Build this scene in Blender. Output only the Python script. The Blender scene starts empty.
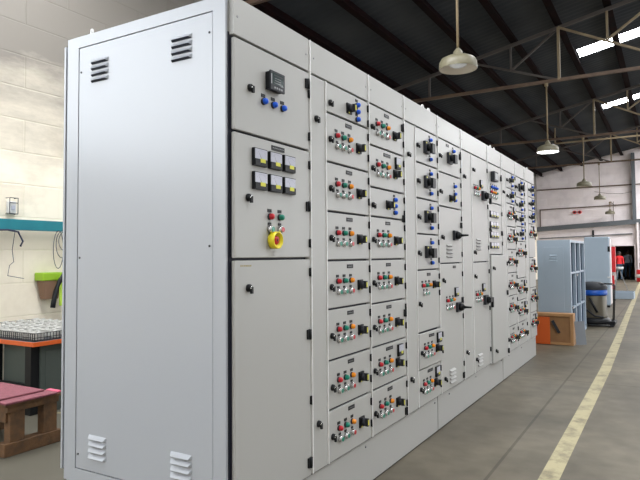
import bpy, bmesh, math, random
from mathutils import Vector, Matrix
random.seed(7)
PI = math.pi
SC = bpy.context.scene
C = SC.collection

# ------------------------------------------------------------------ materials
def mat(name, col, rough=.5, metal=0., emit=None, es=1., spec=.5, noise=None, bump=None, col2=None, nscale=6., nmix=.5, coords='Object'):
    m = bpy.data.materials.new(name); m.use_nodes = True
    nt = m.node_tree; N = nt.nodes; L = nt.links
    b = N['Principled BSDF']
    b.inputs['Base Color'].default_value = (*col, 1)
    b.inputs['Roughness'].default_value = rough
    b.inputs['Metallic'].default_value = metal
    b.inputs['Specular IOR Level'].default_value = spec
    if emit:
        b.inputs['Emission Color'].default_value = (*emit, 1)
        b.inputs['Emission Strength'].default_value = es
    if col2:
        tc = N.new('ShaderNodeTexCoord'); nz = N.new('ShaderNodeTexNoise')
        nz.inputs['Scale'].default_value = nscale; nz.inputs['Detail'].default_value = 6
        L.new(tc.outputs[coords], nz.inputs['Vector'])
        rp = N.new('ShaderNodeValToRGB')
        rp.color_ramp.elements[0].position = .5 - nmix/2; rp.color_ramp.elements[1].position = .5 + nmix/2
        rp.color_ramp.elements[0].color = (*col, 1); rp.color_ramp.elements[1].color = (*col2, 1)
        L.new(nz.outputs['Fac'], rp.inputs['Fac']); L.new(rp.outputs['Color'], b.inputs['Base Color'])
    if bump:
        tc = N.new('ShaderNodeTexCoord'); nz = N.new('ShaderNodeTexNoise')
        nz.inputs['Scale'].default_value = bump[0]; nz.inputs['Detail'].default_value = 5
        L.new(tc.outputs['Object'], nz.inputs['Vector'])
        bp = N.new('ShaderNodeBump'); bp.inputs['Strength'].default_value = bump[1]; bp.inputs['Distance'].default_value = .02
        L.new(nz.outputs['Fac'], bp.inputs['Height']); L.new(bp.outputs['Normal'], b.inputs['Normal'])
    return m

M = {}
M['paint'] = mat('cabinet_paint', (.395, .396, .386), .38, bump=(90, .02))
M['paint_daylit'] = mat('cabinet_paint_daylit', (.39, .415, .46), .28, spec=.8, bump=(90, .02))  # same cabinet paint, with bluish daylight put into the colour
M['edge'] = mat('lit_edge_highlight', (.84, .84, .84), .4)  # whiter than the paint: highlight on the door edges put into colour
M['castw'] = mat('off_white_moulding', (.44, .44, .42), .5)
M['gasket'] = mat('dark_gasket_and_gap_shade', (.012, .014, .028), .6)
M['dark'] = mat('dark_inside', (.01, .01, .012), .8)
M['black'] = mat('black_plastic', (.006, .007, .009), .45, spec=.25)
M['dgrey'] = mat('dark_grey_plastic', (.024, .026, .032), .5, spec=.3)
M['chrome'] = mat('chrome', (.75, .75, .76), .2, 1.)
M['white'] = mat('white_plastic', (.62, .62, .62), .4)
M['face'] = mat('meter_face', (.50, .51, .60), .2)
M['red'] = mat('red_lens', (.50, .008, .02), .3)
M['green'] = mat('green_lens', (.0, .21, .14), .3)
M['amber'] = mat('amber_lens', (.85, .28, .01), .25)
M['blue'] = mat('blue_lens', (.003, .10, .68), .3)
M['yellow'] = mat('yellow_plastic', (.85, .72, .02), .4)
M['sticker'] = mat('yellow_sticker', (.6, .58, .03), .5)
M['lcd'] = mat('lcd_glass', (.03, .05, .05), .1)
M['brass'] = mat('brass_text', (.35, .30, .16), .5)
M['steel'] = mat('galvanised_steel', (.32, .33, .34), .45, .6)
M['bluegrey'] = mat('blue_grey_paint', (.35, .43, .52), .45, col2=(.33, .41, .50), nscale=3)
M['bluedark'] = mat('cabinet_interior_blue', (.10, .15, .23), .6)
M['teal'] = mat('teal_paint', (.005, .15, .20), .5, col2=(.01, .20, .24), nscale=5)
M['orange'] = mat('orange_paint', (.60, .10, .012), .5)
M['wood'] = mat('old_wood', (.17, .085, .035), .75, col2=(.07, .04, .022), nscale=14, bump=(30, .3))
M['plyd'] = mat('crate_board', (.30, .16, .065), .7, col2=(.24, .12, .05), nscale=7)
M['ply'] = mat('plywood', (.42, .23, .10), .7, col2=(.34, .18, .075), nscale=9)
M['pink'] = mat('pink_cloth', (.22, .065, .085), .9, col2=(.15, .05, .065), nscale=25, bump=(60, .4))
M['hotpink'] = mat('bright_pink_cloth', (.5, .09, .15), .9)
M['lime'] = mat('lime_plastic', (.27, .46, .02), .5)
M['limeb'] = mat('lime_fabric', (.50, .75, .08), .7)
M['brown'] = mat('brown_plastic', (.21, .12, .075), .6)
M['rail'] = mat('rusty_brown_steel', (.13, .080, .045), .6, col2=(.06, .032, .02), nscale=5)
M['raild'] = mat('dull_dark_steel', (.06, .05, .045), .7)
M['railt'] = mat('tan_painted_steel', (.24, .19, .11), .6, col2=(.16, .11, .06), nscale=4)
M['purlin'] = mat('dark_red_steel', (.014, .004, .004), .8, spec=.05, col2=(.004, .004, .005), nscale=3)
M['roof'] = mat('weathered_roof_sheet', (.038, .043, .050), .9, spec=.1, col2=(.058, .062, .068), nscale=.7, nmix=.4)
M['sky'] = mat('translucent_roof_sheet', (.8, .8, .8), .6, emit=(.97, .985, 1.), es=23.)
M['skyfill'] = mat('unseen_fill_roof_sheet', (.8, .8, .8), .6, emit=(.97, .985, 1.), es=3.)  # glow of the strip added behind the view, tuned as fill light
M['lampglow'] = mat('lit_bulb', (.9, .9, 1), .4, emit=(.75, .87, 1.), es=9.)
M['enamel'] = mat('cream_enamel', (.20, .185, .13), .4, col2=(.14, .125, .075), nscale=12)
M['enamelin'] = mat('reflector_inside', (.62, .56, .48), .4)
M['glassbulb'] = mat('bulb_glass', (.75, .77, .8), .12)
M['lock'] = mat('grey_green_locker_paint', (.06, .075, .068), .6)
M['beam'] = mat('grey_steel_beam', (.09, .10, .11), .6)
M['beamp'] = mat('mid_grey_sheet', (.20, .22, .25), .5)
M['vacbody'] = mat('stainless_drum', (.10, .088, .065), .4, .5)
M['vacblue'] = mat('blue_band', (.005, .08, .42), .35)
M['redp'] = mat('red_paint', (.65, .012, .02), .4)
M['cloth_red'] = mat('red_shirt', (.62, .015, .02), .85)
M['denim'] = mat('blue_trousers', (.02, .05, .09), .9)
M['skin'] = mat('skin', (.10, .05, .035), .6)
M['hair'] = mat('dark_hair', (.01, .008, .008), .7)
M['pale'] = mat('pale_shirt', (.45, .50, .60), .8)
M['cable'] = mat('dark_cable', (.015, .02, .05), .6)
M['board'] = mat('cardboard', (.30, .20, .13), .85)

def floor_mat():
    m = bpy.data.materials.new('worn_concrete_floor'); m.use_nodes = True
    nt = m.node_tree; N = nt.nodes; L = nt.links; b = N['Principled BSDF']
    tc = N.new('ShaderNodeTexCoord')
    def nz(s, d=7, dist=0):
        n = N.new('ShaderNodeTexNoise'); n.inputs['Scale'].default_value = s; n.inputs['Detail'].default_value = d
        n.inputs['Distortion'].default_value = dist; L.new(tc.outputs['Object'], n.inputs['Vector']); return n
    n1, n2, n3 = nz(.8, 8, .6), nz(6, 8), nz(.22, 4)
    r = N.new('ShaderNodeValToRGB'); e = r.color_ramp.elements
    e[0].position = .36; e[0].color = (.095, .083, .060, 1); e[1].position = .66; e[1].color = (.158, .138, .100, 1)
    L.new(n1.outputs['Fac'], r.inputs['Fac'])
    r2 = N.new('ShaderNodeValToRGB'); r2.color_ramp.elements[0].position = .3; r2.color_ramp.elements[0].color = (.78, .77, .75, 1)
    r2.color_ramp.elements[1].position = .7; r2.color_ramp.elements[1].color = (1.1, 1.1, 1.1, 1); L.new(n2.outputs['Fac'], r2.inputs['Fac'])
    mx = N.new('ShaderNodeMixRGB'); mx.blend_type = 'MULTIPLY'; mx.inputs[0].default_value = 1
    L.new(r.outputs['Color'], mx.inputs[1]); L.new(r2.outputs['Color'], mx.inputs[2])
    # control joints cut across the slab
    br = N.new('ShaderNodeTexBrick'); br.offset = 0; br.inputs['Scale'].default_value = 1
    br.inputs['Brick Width'].default_value = 4.3; br.inputs['Row Height'].default_value = 4.1; br.inputs['Mortar Size'].default_value = .012
    br.inputs['Color1'].default_value = (1, 1, 1, 1); br.inputs['Color2'].default_value = (1, 1, 1, 1); br.inputs['Mortar'].default_value = (.55, .53, .5, 1)
    mp = N.new('ShaderNodeMapping'); mp.inputs['Location'].default_value = (1.1, .6, 0)
    L.new(tc.outputs['Object'], mp.inputs[0]); L.new(mp.outputs[0], br.inputs['Vector'])
    m2 = N.new('ShaderNodeMixRGB'); m2.blend_type = 'MULTIPLY'; m2.inputs[0].default_value = 1
    L.new(mx.outputs[0], m2.inputs[1]); L.new(br.outputs['Color'], m2.inputs[2])
    L.new(m2.outputs[0], b.inputs['Base Color'])
    rr = N.new('ShaderNodeMapRange'); rr.inputs[3].default_value = .35; rr.inputs[4].default_value = .7
    L.new(n3.outputs['Fac'], rr.inputs[0]); L.new(rr.outputs[0], b.inputs['Roughness'])
    b.inputs['Specular IOR Level'].default_value = .35
    # worn yellow line paint, second material
    k = m.copy(); k.name = 'worn_yellow_line_paint'
    N = k.node_tree.nodes; L = k.node_tree.links; b = N['Principled BSDF']
    base = b.inputs['Base Color'].links[0].from_socket
    tc = N.new('ShaderNodeTexCoord'); n = N.new('ShaderNodeTexNoise'); n.inputs['Scale'].default_value = 5; n.inputs['Detail'].default_value = 9
    n.inputs['Roughness'].default_value = .7
    L.new(tc.outputs['Object'], n.inputs['Vector'])
    rp = N.new('ShaderNodeValToRGB'); rp.color_ramp.elements[0].position = .34; rp.color_ramp.elements[1].position = .52
    rp.color_ramp.elements[0].color = (.25, .25, .25, 1)
    L.new(n.outputs['Fac'], rp.inputs['Fac'])
    mx = N.new('ShaderNodeMixRGB'); L.new(rp.outputs['Color'], mx.inputs[0]); L.new(base, mx.inputs[1])
    mx.inputs[2].default_value = (.42, .37, .22, 1); L.new(mx.outputs[0], b.inputs['Base Color'])
    return m, k
M['floor'], M['line'] = floor_mat()
M['darkbay'] = mat('dark_bay_floor', (.060, .055, .040), .55, col2=(.095, .088, .066), nscale=1.4)  # darker floor colour over the left bay

def wall_mat(name, base, stain, mortar, bw, bh, pale=None):
    m = bpy.data.materials.new(name); m.use_nodes = True
    nt = m.node_tree; N = nt.nodes; L = nt.links; b = N['Principled BSDF']
    tc = N.new('ShaderNodeTexCoord')
    sx = N.new('ShaderNodeSeparateXYZ'); L.new(tc.outputs['Object'], sx.inputs[0])
    ad = N.new('ShaderNodeMath'); ad.operation = 'ADD'; L.new(sx.outputs[0], ad.inputs[0]); L.new(sx.outputs[1], ad.inputs[1])
    cb = N.new('ShaderNodeCombineXYZ'); L.new(ad.outputs[0], cb.inputs[0]); L.new(sx.outputs[2], cb.inputs[1])
    br = N.new('ShaderNodeTexBrick'); br.inputs['Scale'].default_value = 1
    br.inputs['Brick Width'].default_value = bw; br.inputs['Row Height'].default_value = bh; br.inputs['Mortar Size'].default_value = .012
    br.inputs['Mortar Smooth'].default_value = .6
    br.inputs['Color1'].default_value = (1, 1, 1, 1); br.inputs['Color2'].default_value = (.93, .92, .91, 1); br.inputs['Mortar'].default_value = (mortar, mortar, mortar*.97, 1)
    L.new(cb.outputs[0], br.inputs['Vector'])
    nz = N.new('ShaderNodeTexNoise'); nz.inputs['Scale'].default_value = 1.3; nz.inputs['Detail'].default_value = 9; nz.inputs['Roughness'].default_value = .65
    L.new(tc.outputs['Object'], nz.inputs['Vector'])
    r = N.new('ShaderNodeValToRGB'); e = r.color_ramp.elements
    e[0].position = .30; e[0].color = (*stain, 1); e[1].position = .55; e[1].color = (*base, 1)
    L.new(nz.outputs['Fac'], r.inputs['Fac'])
    mx = N.new('ShaderNodeMixRGB'); mx.blend_type = 'MULTIPLY'; mx.inputs[0].default_value = 1
    src = r.outputs['Color']
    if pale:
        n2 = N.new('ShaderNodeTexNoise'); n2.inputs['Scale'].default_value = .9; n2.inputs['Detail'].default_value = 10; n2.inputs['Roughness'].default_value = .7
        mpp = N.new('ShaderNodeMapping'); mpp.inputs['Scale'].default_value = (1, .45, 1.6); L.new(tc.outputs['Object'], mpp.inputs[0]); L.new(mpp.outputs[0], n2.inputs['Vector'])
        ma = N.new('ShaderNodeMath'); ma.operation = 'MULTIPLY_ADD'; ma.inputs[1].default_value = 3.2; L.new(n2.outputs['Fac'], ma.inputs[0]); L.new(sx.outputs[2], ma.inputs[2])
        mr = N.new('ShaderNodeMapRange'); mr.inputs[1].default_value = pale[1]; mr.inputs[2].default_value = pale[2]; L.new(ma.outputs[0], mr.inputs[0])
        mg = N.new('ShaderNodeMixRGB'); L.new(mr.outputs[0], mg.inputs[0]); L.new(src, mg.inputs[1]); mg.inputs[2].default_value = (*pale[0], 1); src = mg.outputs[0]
    L.new(src, mx.inputs[1]); L.new(br.outputs['Color'], mx.inputs[2]); L.new(mx.outputs[0], b.inputs['Base Color'])
    b.inputs['Roughness'].default_value = .8
    bp = N.new('ShaderNodeBump'); bp.inputs['Strength'].default_value = .35; bp.inputs['Distance'].default_value = .01
    L.new(br.outputs['Fac'], bp.inputs['Height']); bp.invert = True; L.new(bp.outputs[0], b.inputs['Normal'])
    return m
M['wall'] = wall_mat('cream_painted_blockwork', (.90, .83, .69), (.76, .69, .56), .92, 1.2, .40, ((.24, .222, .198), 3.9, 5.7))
M['farwall'] = wall_mat('pale_far_blockwork', (.82, .75, .76), (.68, .62, .64), .95, .8, .40)

# ------------------------------------------------------------------ mesh builder
class MB:
    def __init__(s): s.v = []; s.f = []; s.mi = []; s.sm = []; s.mats = []
    def _m(s, m):
        if m not in s.mats: s.mats.append(m)
        return s.mats.index(m)
    def add(s, vs, fs, m, smooth=False):
        o = len(s.v); k = s._m(m); s.v += [tuple(v) for v in vs]
        for f in fs: s.f.append([o + i for i in f]); s.mi.append(k); s.sm.append(smooth)
        return s
    def box(s, x0, x1, y0, y1, z0, z1, m, T=None):
        vs = [(x, y, z) for x in (x0, x1) for y in (y0, y1) for z in (z0, z1)]
        if T: vs = [T @ Vector(v) for v in vs]
        return s.add(vs, [(0, 1, 3, 2), (4, 6, 7, 5), (0, 4, 5, 1), (2, 3, 7, 6), (0, 2, 6, 4), (1, 5, 7, 3)], m)
    def lathe(s, prof, m, c=(0, 0, 0), axis='x', n=16, smooth=True, cap=True):
        """prof: (r, h) list along the axis"""
        vs = []
        for r, h in prof:
            for i in range(n):
                t = 2*PI*i/n; p, q = r*math.cos(t), r*math.sin(t)
                vs.append({'x': (c[0]+h, c[1]+p, c[2]+q), 'y': (c[0]+p, c[1]+h, c[2]+q), 'z': (c[0]+p, c[1]+q, c[2]+h)}[axis])
        fs = []
        k = len(prof)
        for j in range(k-1):
            for i in range(n):
                a, b = j*n+i, j*n+(i+1) % n
                fs.append((a, b, b+n, a+n) if axis != 'y' else (a, a+n, b+n, b))
        s.add(vs, fs, m, smooth)
        if cap:
            o = len(s.v) - len(vs)
            for base in (0, (k-1)*n):
                if prof[0 if base == 0 else -1][0] > 1e-5:
                    s.f.append([o+base+i for i in range(n)]); s.mi.append(s._m(m)); s.sm.append(False)
        return s
    def bar(s, a, b, w, h, m):
        """box beam from a to b; w across, h in the upright direction"""
        a, b = Vector(a), Vector(b); d = (b-a).normalized()
        up = Vector((0, 0, 1)) if abs(d.z) < .95 else Vector((0, 1, 0))
        sd = d.cross(up).normalized(); u = sd.cross(d).normalized()
        vs = []
        for p in (a, b):
            for i, j in ((-1, -1), (1, -1), (1, 1), (-1, 1)): vs.append(p + sd*w/2*i + u*h/2*j)
        return s.add(vs, [(0, 3, 2, 1), (4, 5, 6, 7), (0, 1, 5, 4), (1, 2, 6, 5), (2, 3, 7, 6), (3, 0, 4, 7)], m)
    def tube(s, pts, r, m, n=8):
        pts = [Vector(p) for p in pts]; rings = []
        for i, p in enumerate(pts):
            d = (pts[min(i+1, len(pts)-1)] - pts[max(i-1, 0)]).normalized()
            up = Vector((0, 0, 1)) if abs(d.z) < .9 else Vector((1, 0, 0))
            u = d.cross(up).normalized(); w = d.cross(u).normalized()
            rings.append([p + (u*math.cos(2*PI*k/n) + w*math.sin(2*PI*k/n))*r for k in range(n)])
        vs = [v for rg in rings for v in rg]; fs = []
        for j in range(len(pts)-1):
            for i in range(n): fs.append((j*n+i, j*n+(i+1) % n, (j+1)*n+(i+1) % n, (j+1)*n+i))
        fs.append(list(range(n))[::-1]); fs.append([(len(pts)-1)*n+i for i in range(n)])
        return s.add(vs, fs, m, True)
    def mesh(s, name):
        me = bpy.data.meshes.new(name); me.from_pydata(s.v, [], s.f)
        for m in s.mats: me.materials.append(M[m])
        for p, k, sm in zip(me.polygons, s.mi, s.sm): p.material_index = k; p.use_smooth = sm
        bm = bmesh.new(); bm.from_mesh(me); bmesh.ops.recalc_face_normals(bm, faces=bm.faces); bm.to_mesh(me); bm.free()
        return me
    def build(s, name, parent=None, loc=(0, 0, 0), rot=(0, 0, 0), bevel=0, seg=2):
        return put(s.mesh(name), name, parent, loc, rot, bevel, seg)

def put(me, name, parent=None, loc=(0, 0, 0), rot=(0, 0, 0), bevel=0, seg=2):
    o = bpy.data.objects.new(name, me); C.objects.link(o)
    o.location = loc; o.rotation_euler = rot
    if parent: o.parent = parent
    if bevel:
        b = o.modifiers.new('bevel', 'BEVEL'); b.width = bevel; b.segments = seg; b.limit_method = 'ANGLE'
    return o

def tag(o, label, cat, group=None, kind=None):
    o['label'] = label; o['category'] = cat
    if group: o['group'] = group
    if kind: o['kind'] = kind
    return o
def thing(name, label, cat, loc=(0, 0, 0), rot=(0, 0, 0), group=None):
    o = bpy.data.objects.new(name, None); C.objects.link(o); o.location = loc; o.rotation_euler = rot
    o.empty_display_size = .1
    return tag(o, label, cat, group)
def struct(o): o['kind'] = 'structure'; return o
def dup(root, loc, label=None):
    r = root.copy(); C.objects.link(r); r.location = loc
    if label: r['label'] = label
    for ch in list(root.children):
        c = ch.copy(); C.objects.link(c); c.parent = r
        for g in ch.children:
            d = g.copy(); C.objects.link(d); d.parent = c
    return r

# ------------------------------------------------------------------ camera
f_, ppx, ppy, pit, rol, yaw = 592.808, 320.0, 230.7345, 4.24e-02, -8.2e-03, .5319
cp, sp, cw, sw = math.cos(pit), math.sin(pit), math.cos(yaw), math.sin(yaw)
F0 = Vector((-sw, cw, 0)); R0 = Vector((cw, sw, 0)); U0 = Vector((0, 0, 1))
Fv = F0*cp + U0*sp; U2 = -F0*sp + U0*cp
Rv = R0*math.cos(rol) + U2*math.sin(rol); Uv = -R0*math.sin(rol) + U2*math.cos(rol)
cam = bpy.data.cameras.new('camera'); co = bpy.data.objects.new('camera', cam); C.objects.link(co)
mt = Matrix((Rv, Uv, -Fv)).transposed().to_4x4(); mt.translation = Vector((0, 0, 1.5))
co.matrix_world = mt
cam.sensor_width = 36; cam.lens = f_/640*36; cam.shift_y = -(240-ppy)/640; cam.clip_end = 200; cam.clip_start = .05
SC.camera = co

# ------------------------------------------------------------------ setting
XL, XR, YB, YF = -6.8, 15.0, -3.4, 37.4
RX = 4.1                                     # ridge
def rz(x): return 6.19 + .2045*(x+6.8) if x <= RX else 6.19 + .2045*(RX+6.8) - .2045*(x-RX)

fl = MB()
fl.box(XL-.3, XR+.3, YB, YF+6, -.2, 0, 'floor')
def strip(pts, w):
    n = len(pts); vs = []
    for i, (x, y) in enumerate(pts):
        a = Vector(pts[max(i-1, 0)]); b = Vector(pts[min(i+1, n-1)]); d = (b-a).normalized(); nn = Vector((d.y, -d.x))
        vs += [(x-nn.x*w/2, y-nn.y*w/2, .0015), (x+nn.x*w/2, y+nn.y*w/2, .0015)]
    fl.add(vs, [(2*i, 2*i+1, 2*i+3, 2*i+2) for i in range(n-1)], 'line')
strip([(-.70, 2.0), (-.735, 4.2), (-.745, 6.5), (-.755, 8.5), (-.82, 12), (-.93, 17), (-1.02, 21.6), (-1.2, 29), (-1.35, 36)], .125)
strip([(-6.2, 3.14), (-5.48, 3.53), (-5.12, 3.73), (-4.0, 4.33)], .05)
fl.add([(XL, YB, .001), (-3.0, YB, .001), (-3.0, 12, .001), (XL, 12, .001)], [(0, 1, 2, 3)], 'darkbay')
struct(fl.build('floor'))

# left wall, with an unseen high opening added to brighten the cabinet side
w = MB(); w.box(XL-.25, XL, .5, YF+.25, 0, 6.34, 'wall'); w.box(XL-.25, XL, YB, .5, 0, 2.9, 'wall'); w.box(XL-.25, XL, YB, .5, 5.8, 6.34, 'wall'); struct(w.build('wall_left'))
# far gable wall with its doorway
DX0, DX1, DZ = -2.68, -1.64, 1.95
w = MB()
def gab(x0, x1, z0=0):
    w.add([(x0, YF, z0), (x1, YF, z0), (x1, YF, rz(x1)+.15), (x0, YF, rz(x0)+.15), (x0, YF+.25, z0), (x1, YF+.25, z0), (x1, YF+.25, rz(x1)+.15), (x0, YF+.25, rz(x0)+.15)],
          [(0, 1, 2, 3), (4, 7, 6, 5), (0, 4, 5, 1), (3, 2, 6, 7), (0, 3, 7, 4), (1, 5, 6, 2)], 'farwall')
gab(XL, DX0); gab(DX0, DX1, DZ); gab(DX1, RX); gab(RX, XR)
struct(w.build('wall_far'))
# unseen back and aisle-side walls, their openings shaped to steer the daylight
w = MB()
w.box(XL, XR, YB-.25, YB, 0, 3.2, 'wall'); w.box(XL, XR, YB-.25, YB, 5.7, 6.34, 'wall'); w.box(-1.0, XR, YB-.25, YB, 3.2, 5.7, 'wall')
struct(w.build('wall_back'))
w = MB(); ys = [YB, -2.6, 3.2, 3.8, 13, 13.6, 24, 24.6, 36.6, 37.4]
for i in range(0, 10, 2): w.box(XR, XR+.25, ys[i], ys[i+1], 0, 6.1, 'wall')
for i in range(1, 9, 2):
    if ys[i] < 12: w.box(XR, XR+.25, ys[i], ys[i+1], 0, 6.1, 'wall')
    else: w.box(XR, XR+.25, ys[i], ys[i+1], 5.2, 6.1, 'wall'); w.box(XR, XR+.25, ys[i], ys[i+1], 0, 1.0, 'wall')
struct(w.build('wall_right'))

# roof: corrugated sheets (ridges run down the slope) with translucent sheets let in, some added unseen for their light
SKY = [(-1.3, .7), (3.4, 4.3), (10.7, 11.55), (17.95, 18.75), (25.2, 25.95)]
def corr(mb, x0, x1, ya, yb, m, dz=0, th=.012):
    n = max(4, int(round((yb-ya)/.055))); vs = []
    for i in range(n+1):
        y = ya + (yb-ya)*i/n; h = .012*math.sin(2*PI*y/.22)
        for x in (x0, x1): vs.append((x, y, rz(x)+h+dz+.12))
    fs = [(2*i, 2*i+1, 2*i+3, 2*i+2) for i in range(n)]
    mb.add(vs, fs, m, True)
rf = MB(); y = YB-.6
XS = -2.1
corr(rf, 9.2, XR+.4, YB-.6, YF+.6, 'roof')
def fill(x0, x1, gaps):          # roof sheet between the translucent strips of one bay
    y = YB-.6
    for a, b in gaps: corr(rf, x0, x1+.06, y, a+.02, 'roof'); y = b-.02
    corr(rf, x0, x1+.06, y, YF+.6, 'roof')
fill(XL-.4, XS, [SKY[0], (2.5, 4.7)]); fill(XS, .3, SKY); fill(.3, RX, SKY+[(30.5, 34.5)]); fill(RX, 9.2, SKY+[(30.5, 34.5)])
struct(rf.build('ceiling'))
for i, (a, b) in enumerate(SKY):
    s = MB(); corr(s, XS, -.98, a, b, 'sky'); corr(s, -.93, .18, a-.12 if i else a, b-.12, 'sky', .01); corr(s, .23, RX, a, b, 'sky'); corr(s, RX, 9.2, a, b, 'sky')
    if i < 2: corr(s, XL, XS, *((a, b) if i == 0 else (2.5, 4.7)), 'sky')  # unseen left-bay sheets added to light the left wall and near cabinet
    if i == 0: s.mats = ['skyfill']
    struct(s.build('window_%d' % (i+1)))  # window_1 is the unseen strip added for fill light
s = MB(); corr(s, .3, RX, 30.5, 34.5, 'sky'); corr(s, RX, 9.2, 30.5, 34.5, 'sky'); struct(s.build('window_5'))  # unseen glowing sheets added to brighten the far wall
# rails, beam and column on the far wall
def trim(n, mb): struct(mb.build('trim_%d' % n))
q = MB(); q.bar((-6.78, 37.25, 2.98), (4, 37.25, 3.56), .24, .26, 'beam'); trim(1, q)
q = MB(); q.bar((-6.78, 37.34, 5.34), (4, 37.34, 5.36), .06, .06, 'rail'); trim(2, q)
q = MB(); q.bar((-6.62, 37.34, 4.15), (-3.0, 37.34, 4.22), .05, .05, 'rail'); q.bar((-6.62, 37.34, 2.95), (-6.62, 37.34, 4.17), .05, .05, 'rail')
q.bar((-3.0, 37.34, 4.22), (-1.75, 37.34, 4.26), .05, .05, 'rail'); trim(3, q)
q = MB(); q.bar((-6.7, 37.34, 2.42), (-1.75, 37.34, 2.60), .06, .05, 'beam'); trim(4, q)
q = MB(); q.box(-1.70, -1.52, 37.1, 37.39, 3.3, 7.1, 'beam'); trim(5, q)
q = MB(); q.box(-1.52, -1.42, 37.12, 37.39, 0, 3.2, 'farwall'); q.box(-1.30, -1.24, 37.2, 37.39, 0, 3.2, 'beam'); trim(6, q)
# door frame and the dim room beyond
q = MB(); q.box(DX0-.05, DX0+.03, 37.3, 37.7, 0, DZ+.05, 'farwall'); q.box(DX1-.03, DX1+.05, 37.3, 37.7, 0, DZ+.05, 'farwall'); q.box(DX0+.03, DX1-.03, 37.3, 37.7, DZ-.03, DZ+.05, 'farwall'); struct(q.build('door_1'))
q = MB()
q.box(-4.4, 1, 42.2, 42.3, 0, 3, 'board'); q.box(-4.5, -4.4, 37.66, 42.3, 0, 3, 'dgrey'); q.box(1, 1.1, 37.66, 42.3, 0, 3, 'dgrey'); q.box(-4.5, 1.1, 37.66, 42.3, 3, 3.1, 'dgrey')
struct(q.build('wall_beyond'))

# ------------------------------------------------------------------ roof steel
PX = [-6.5, -5.37, -4.26, -3.25, -2.19, -1.11, -.05, 1.0, 2.05, 3.1]
PN = ['in the corner against the left wall', 'second out from the left wall', 'third out from the left wall', 'fourth out from the left wall',
      'passing over the hanging lamps where translucent sheets begin', 'crossing the middle of the bright roof sheets', 'nearest the right edge of the view',
      'beyond the right edge of the view', 'two bays short of the ridge', 'next to the ridge']
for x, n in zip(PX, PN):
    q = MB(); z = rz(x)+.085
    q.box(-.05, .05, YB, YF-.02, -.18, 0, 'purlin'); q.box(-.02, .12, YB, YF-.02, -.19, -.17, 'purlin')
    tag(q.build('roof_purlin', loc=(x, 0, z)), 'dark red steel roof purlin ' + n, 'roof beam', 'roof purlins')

TY = [7.75, 15.14, 22.97, 30.04]
TN = ['nearest steel roof truss, its heel showing above the cabinet side panel', 'tan steel roof truss carrying the lit lamp, second from the viewer',
      'steel roof truss third from the viewer with a tan upright', 'farthest steel roof truss, just before the pale gable wall']
for Yt, lb in zip(TY, TN):
    t = thing('roof_truss', lb, 'roof truss', (0, Yt, 0), group='roof trusses')
    zb = 5.70
    top = lambda x: rz(x)-.16
    MB().bar((XL+.02, 0, zb), (RX+8, 0, zb), .07, .075, 'rail').build('bottom_chord', t)
    q = MB(); q.bar((XL+.02, 0, top(XL)), (RX, 0, top(RX)), .07, .08, 'raild'); q.bar((RX, 0, top(RX)), (RX+8, 0, top(RX+8)), .07, .08, 'raild'); q.build('top_chord', t)
    n0, n1 = -4.4, -2.17
    dz = lambda x: zb + (top(n0)-zb)*(n1-x)/(n1-n0)
    MB().bar((n1, 0, zb), (n1, 0, top(n1)), .06, .08, 'railt').build('post', t)
    MB().bar((n1, .03, zb), (n0, .03, top(n0)), .045, .05, 'raild').build('brace', t)
    MB().bar((-3.3, 0, dz(-3.3)), (-3.3, 0, top(-3.3)), .045, .05, 'raild').build('post', t)
    MB().bar((-3.3, .03, dz(-3.3)), (n1, .03, top(n1)), .04, .05, 'raild').build('brace', t)
    MB().bar((-5.45, 0, zb), (-5.45, 0, top(-5.45)), .05, .05, 'raild').build('post', t)
    MB().bar((n1, -.03, top(n1)), (.35, -.03, zb), .05, .05, 'railt').build('brace', t)
    MB().bar((-1.1, 0, 6.49), (-1.1, 0, top(-1.1)), .05, .05, 'railt').build('post', t)
    MB().bar((-1.1, .03, 6.49), (.35, .03, top(.35)), .05, .05, 'railt').build('brace', t)
    MB().bar((.35, 0, zb), (.35, 0, top(.35)), .06, .06, 'railt').build('post', t)
    MB().bar((.35, .03, zb), (RX, .03, top(RX)), .05, .05, 'railt').build('brace', t)
tag(MB().bar((-3.95, 26, 6.07), (1.5, 26, 6.07), .05, .06, 'railt').bar((-3.95, 26, 6.07), (-3.95, 26, rz(-3.95)-.05), .05, .05, 'railt').bar((1.5, 26, 6.07), (1.5, 26, rz(1.5)-.05), .05, .05, 'railt').build('hanging_rail'),
    'thin tan steel rail hung between the two farther roof trusses', 'rail')

# ------------------------------------------------------------------ high-bay lamps
def lamp(x, y, z, ztop, label, lit=False, s=1., post=True):
    t = thing('pendant_lamp', label, 'lamp', (x, y, z), group='pendant lamps over the aisle')
    MB().lathe([(.25*s, 0), (.255*s, .012), (.248*s, .095*s), (.225*s, .135*s), (.165*s, .165*s), (.09*s, .185*s), (.065*s, .20*s), (.06*s, .24*s), (.035*s, .268*s), (.018*s, .29*s)], 'enamel', axis='z', n=32, cap=False).build('lamp_shade', t)
    MB().lathe([(.248*s, .004), (.243*s, .09*s), (.22*s, .128*s), (.16*s, .158*s), (.0, .178*s)], 'enamelin', axis='z', n=32, cap=False).build('reflector', t)
    MB().lathe([(.0, .02), (.06*s, .028), (.11*s, .05*s), (.12*s, .08*s), (.09*s, .13*s), (.0, .16*s)], 'lampglow' if lit else 'glassbulb', axis='z', n=20, cap=False).build('bulb', t)
    MB().lathe([(.018, .27*s), (.018, ztop-z)], 'railt', axis='z', n=8).build('rod', t)
    MB().lathe([(.045, ztop-z-.07), (.045, ztop-z)], 'railt', axis='z', n=10).build('ceiling_mount', t)
    return t
lamp(-2.38, 7.75, 3.995, 5.66, 'largest cream pendant lamp, unlit, hanging nearest in front of the roof steel')
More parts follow.
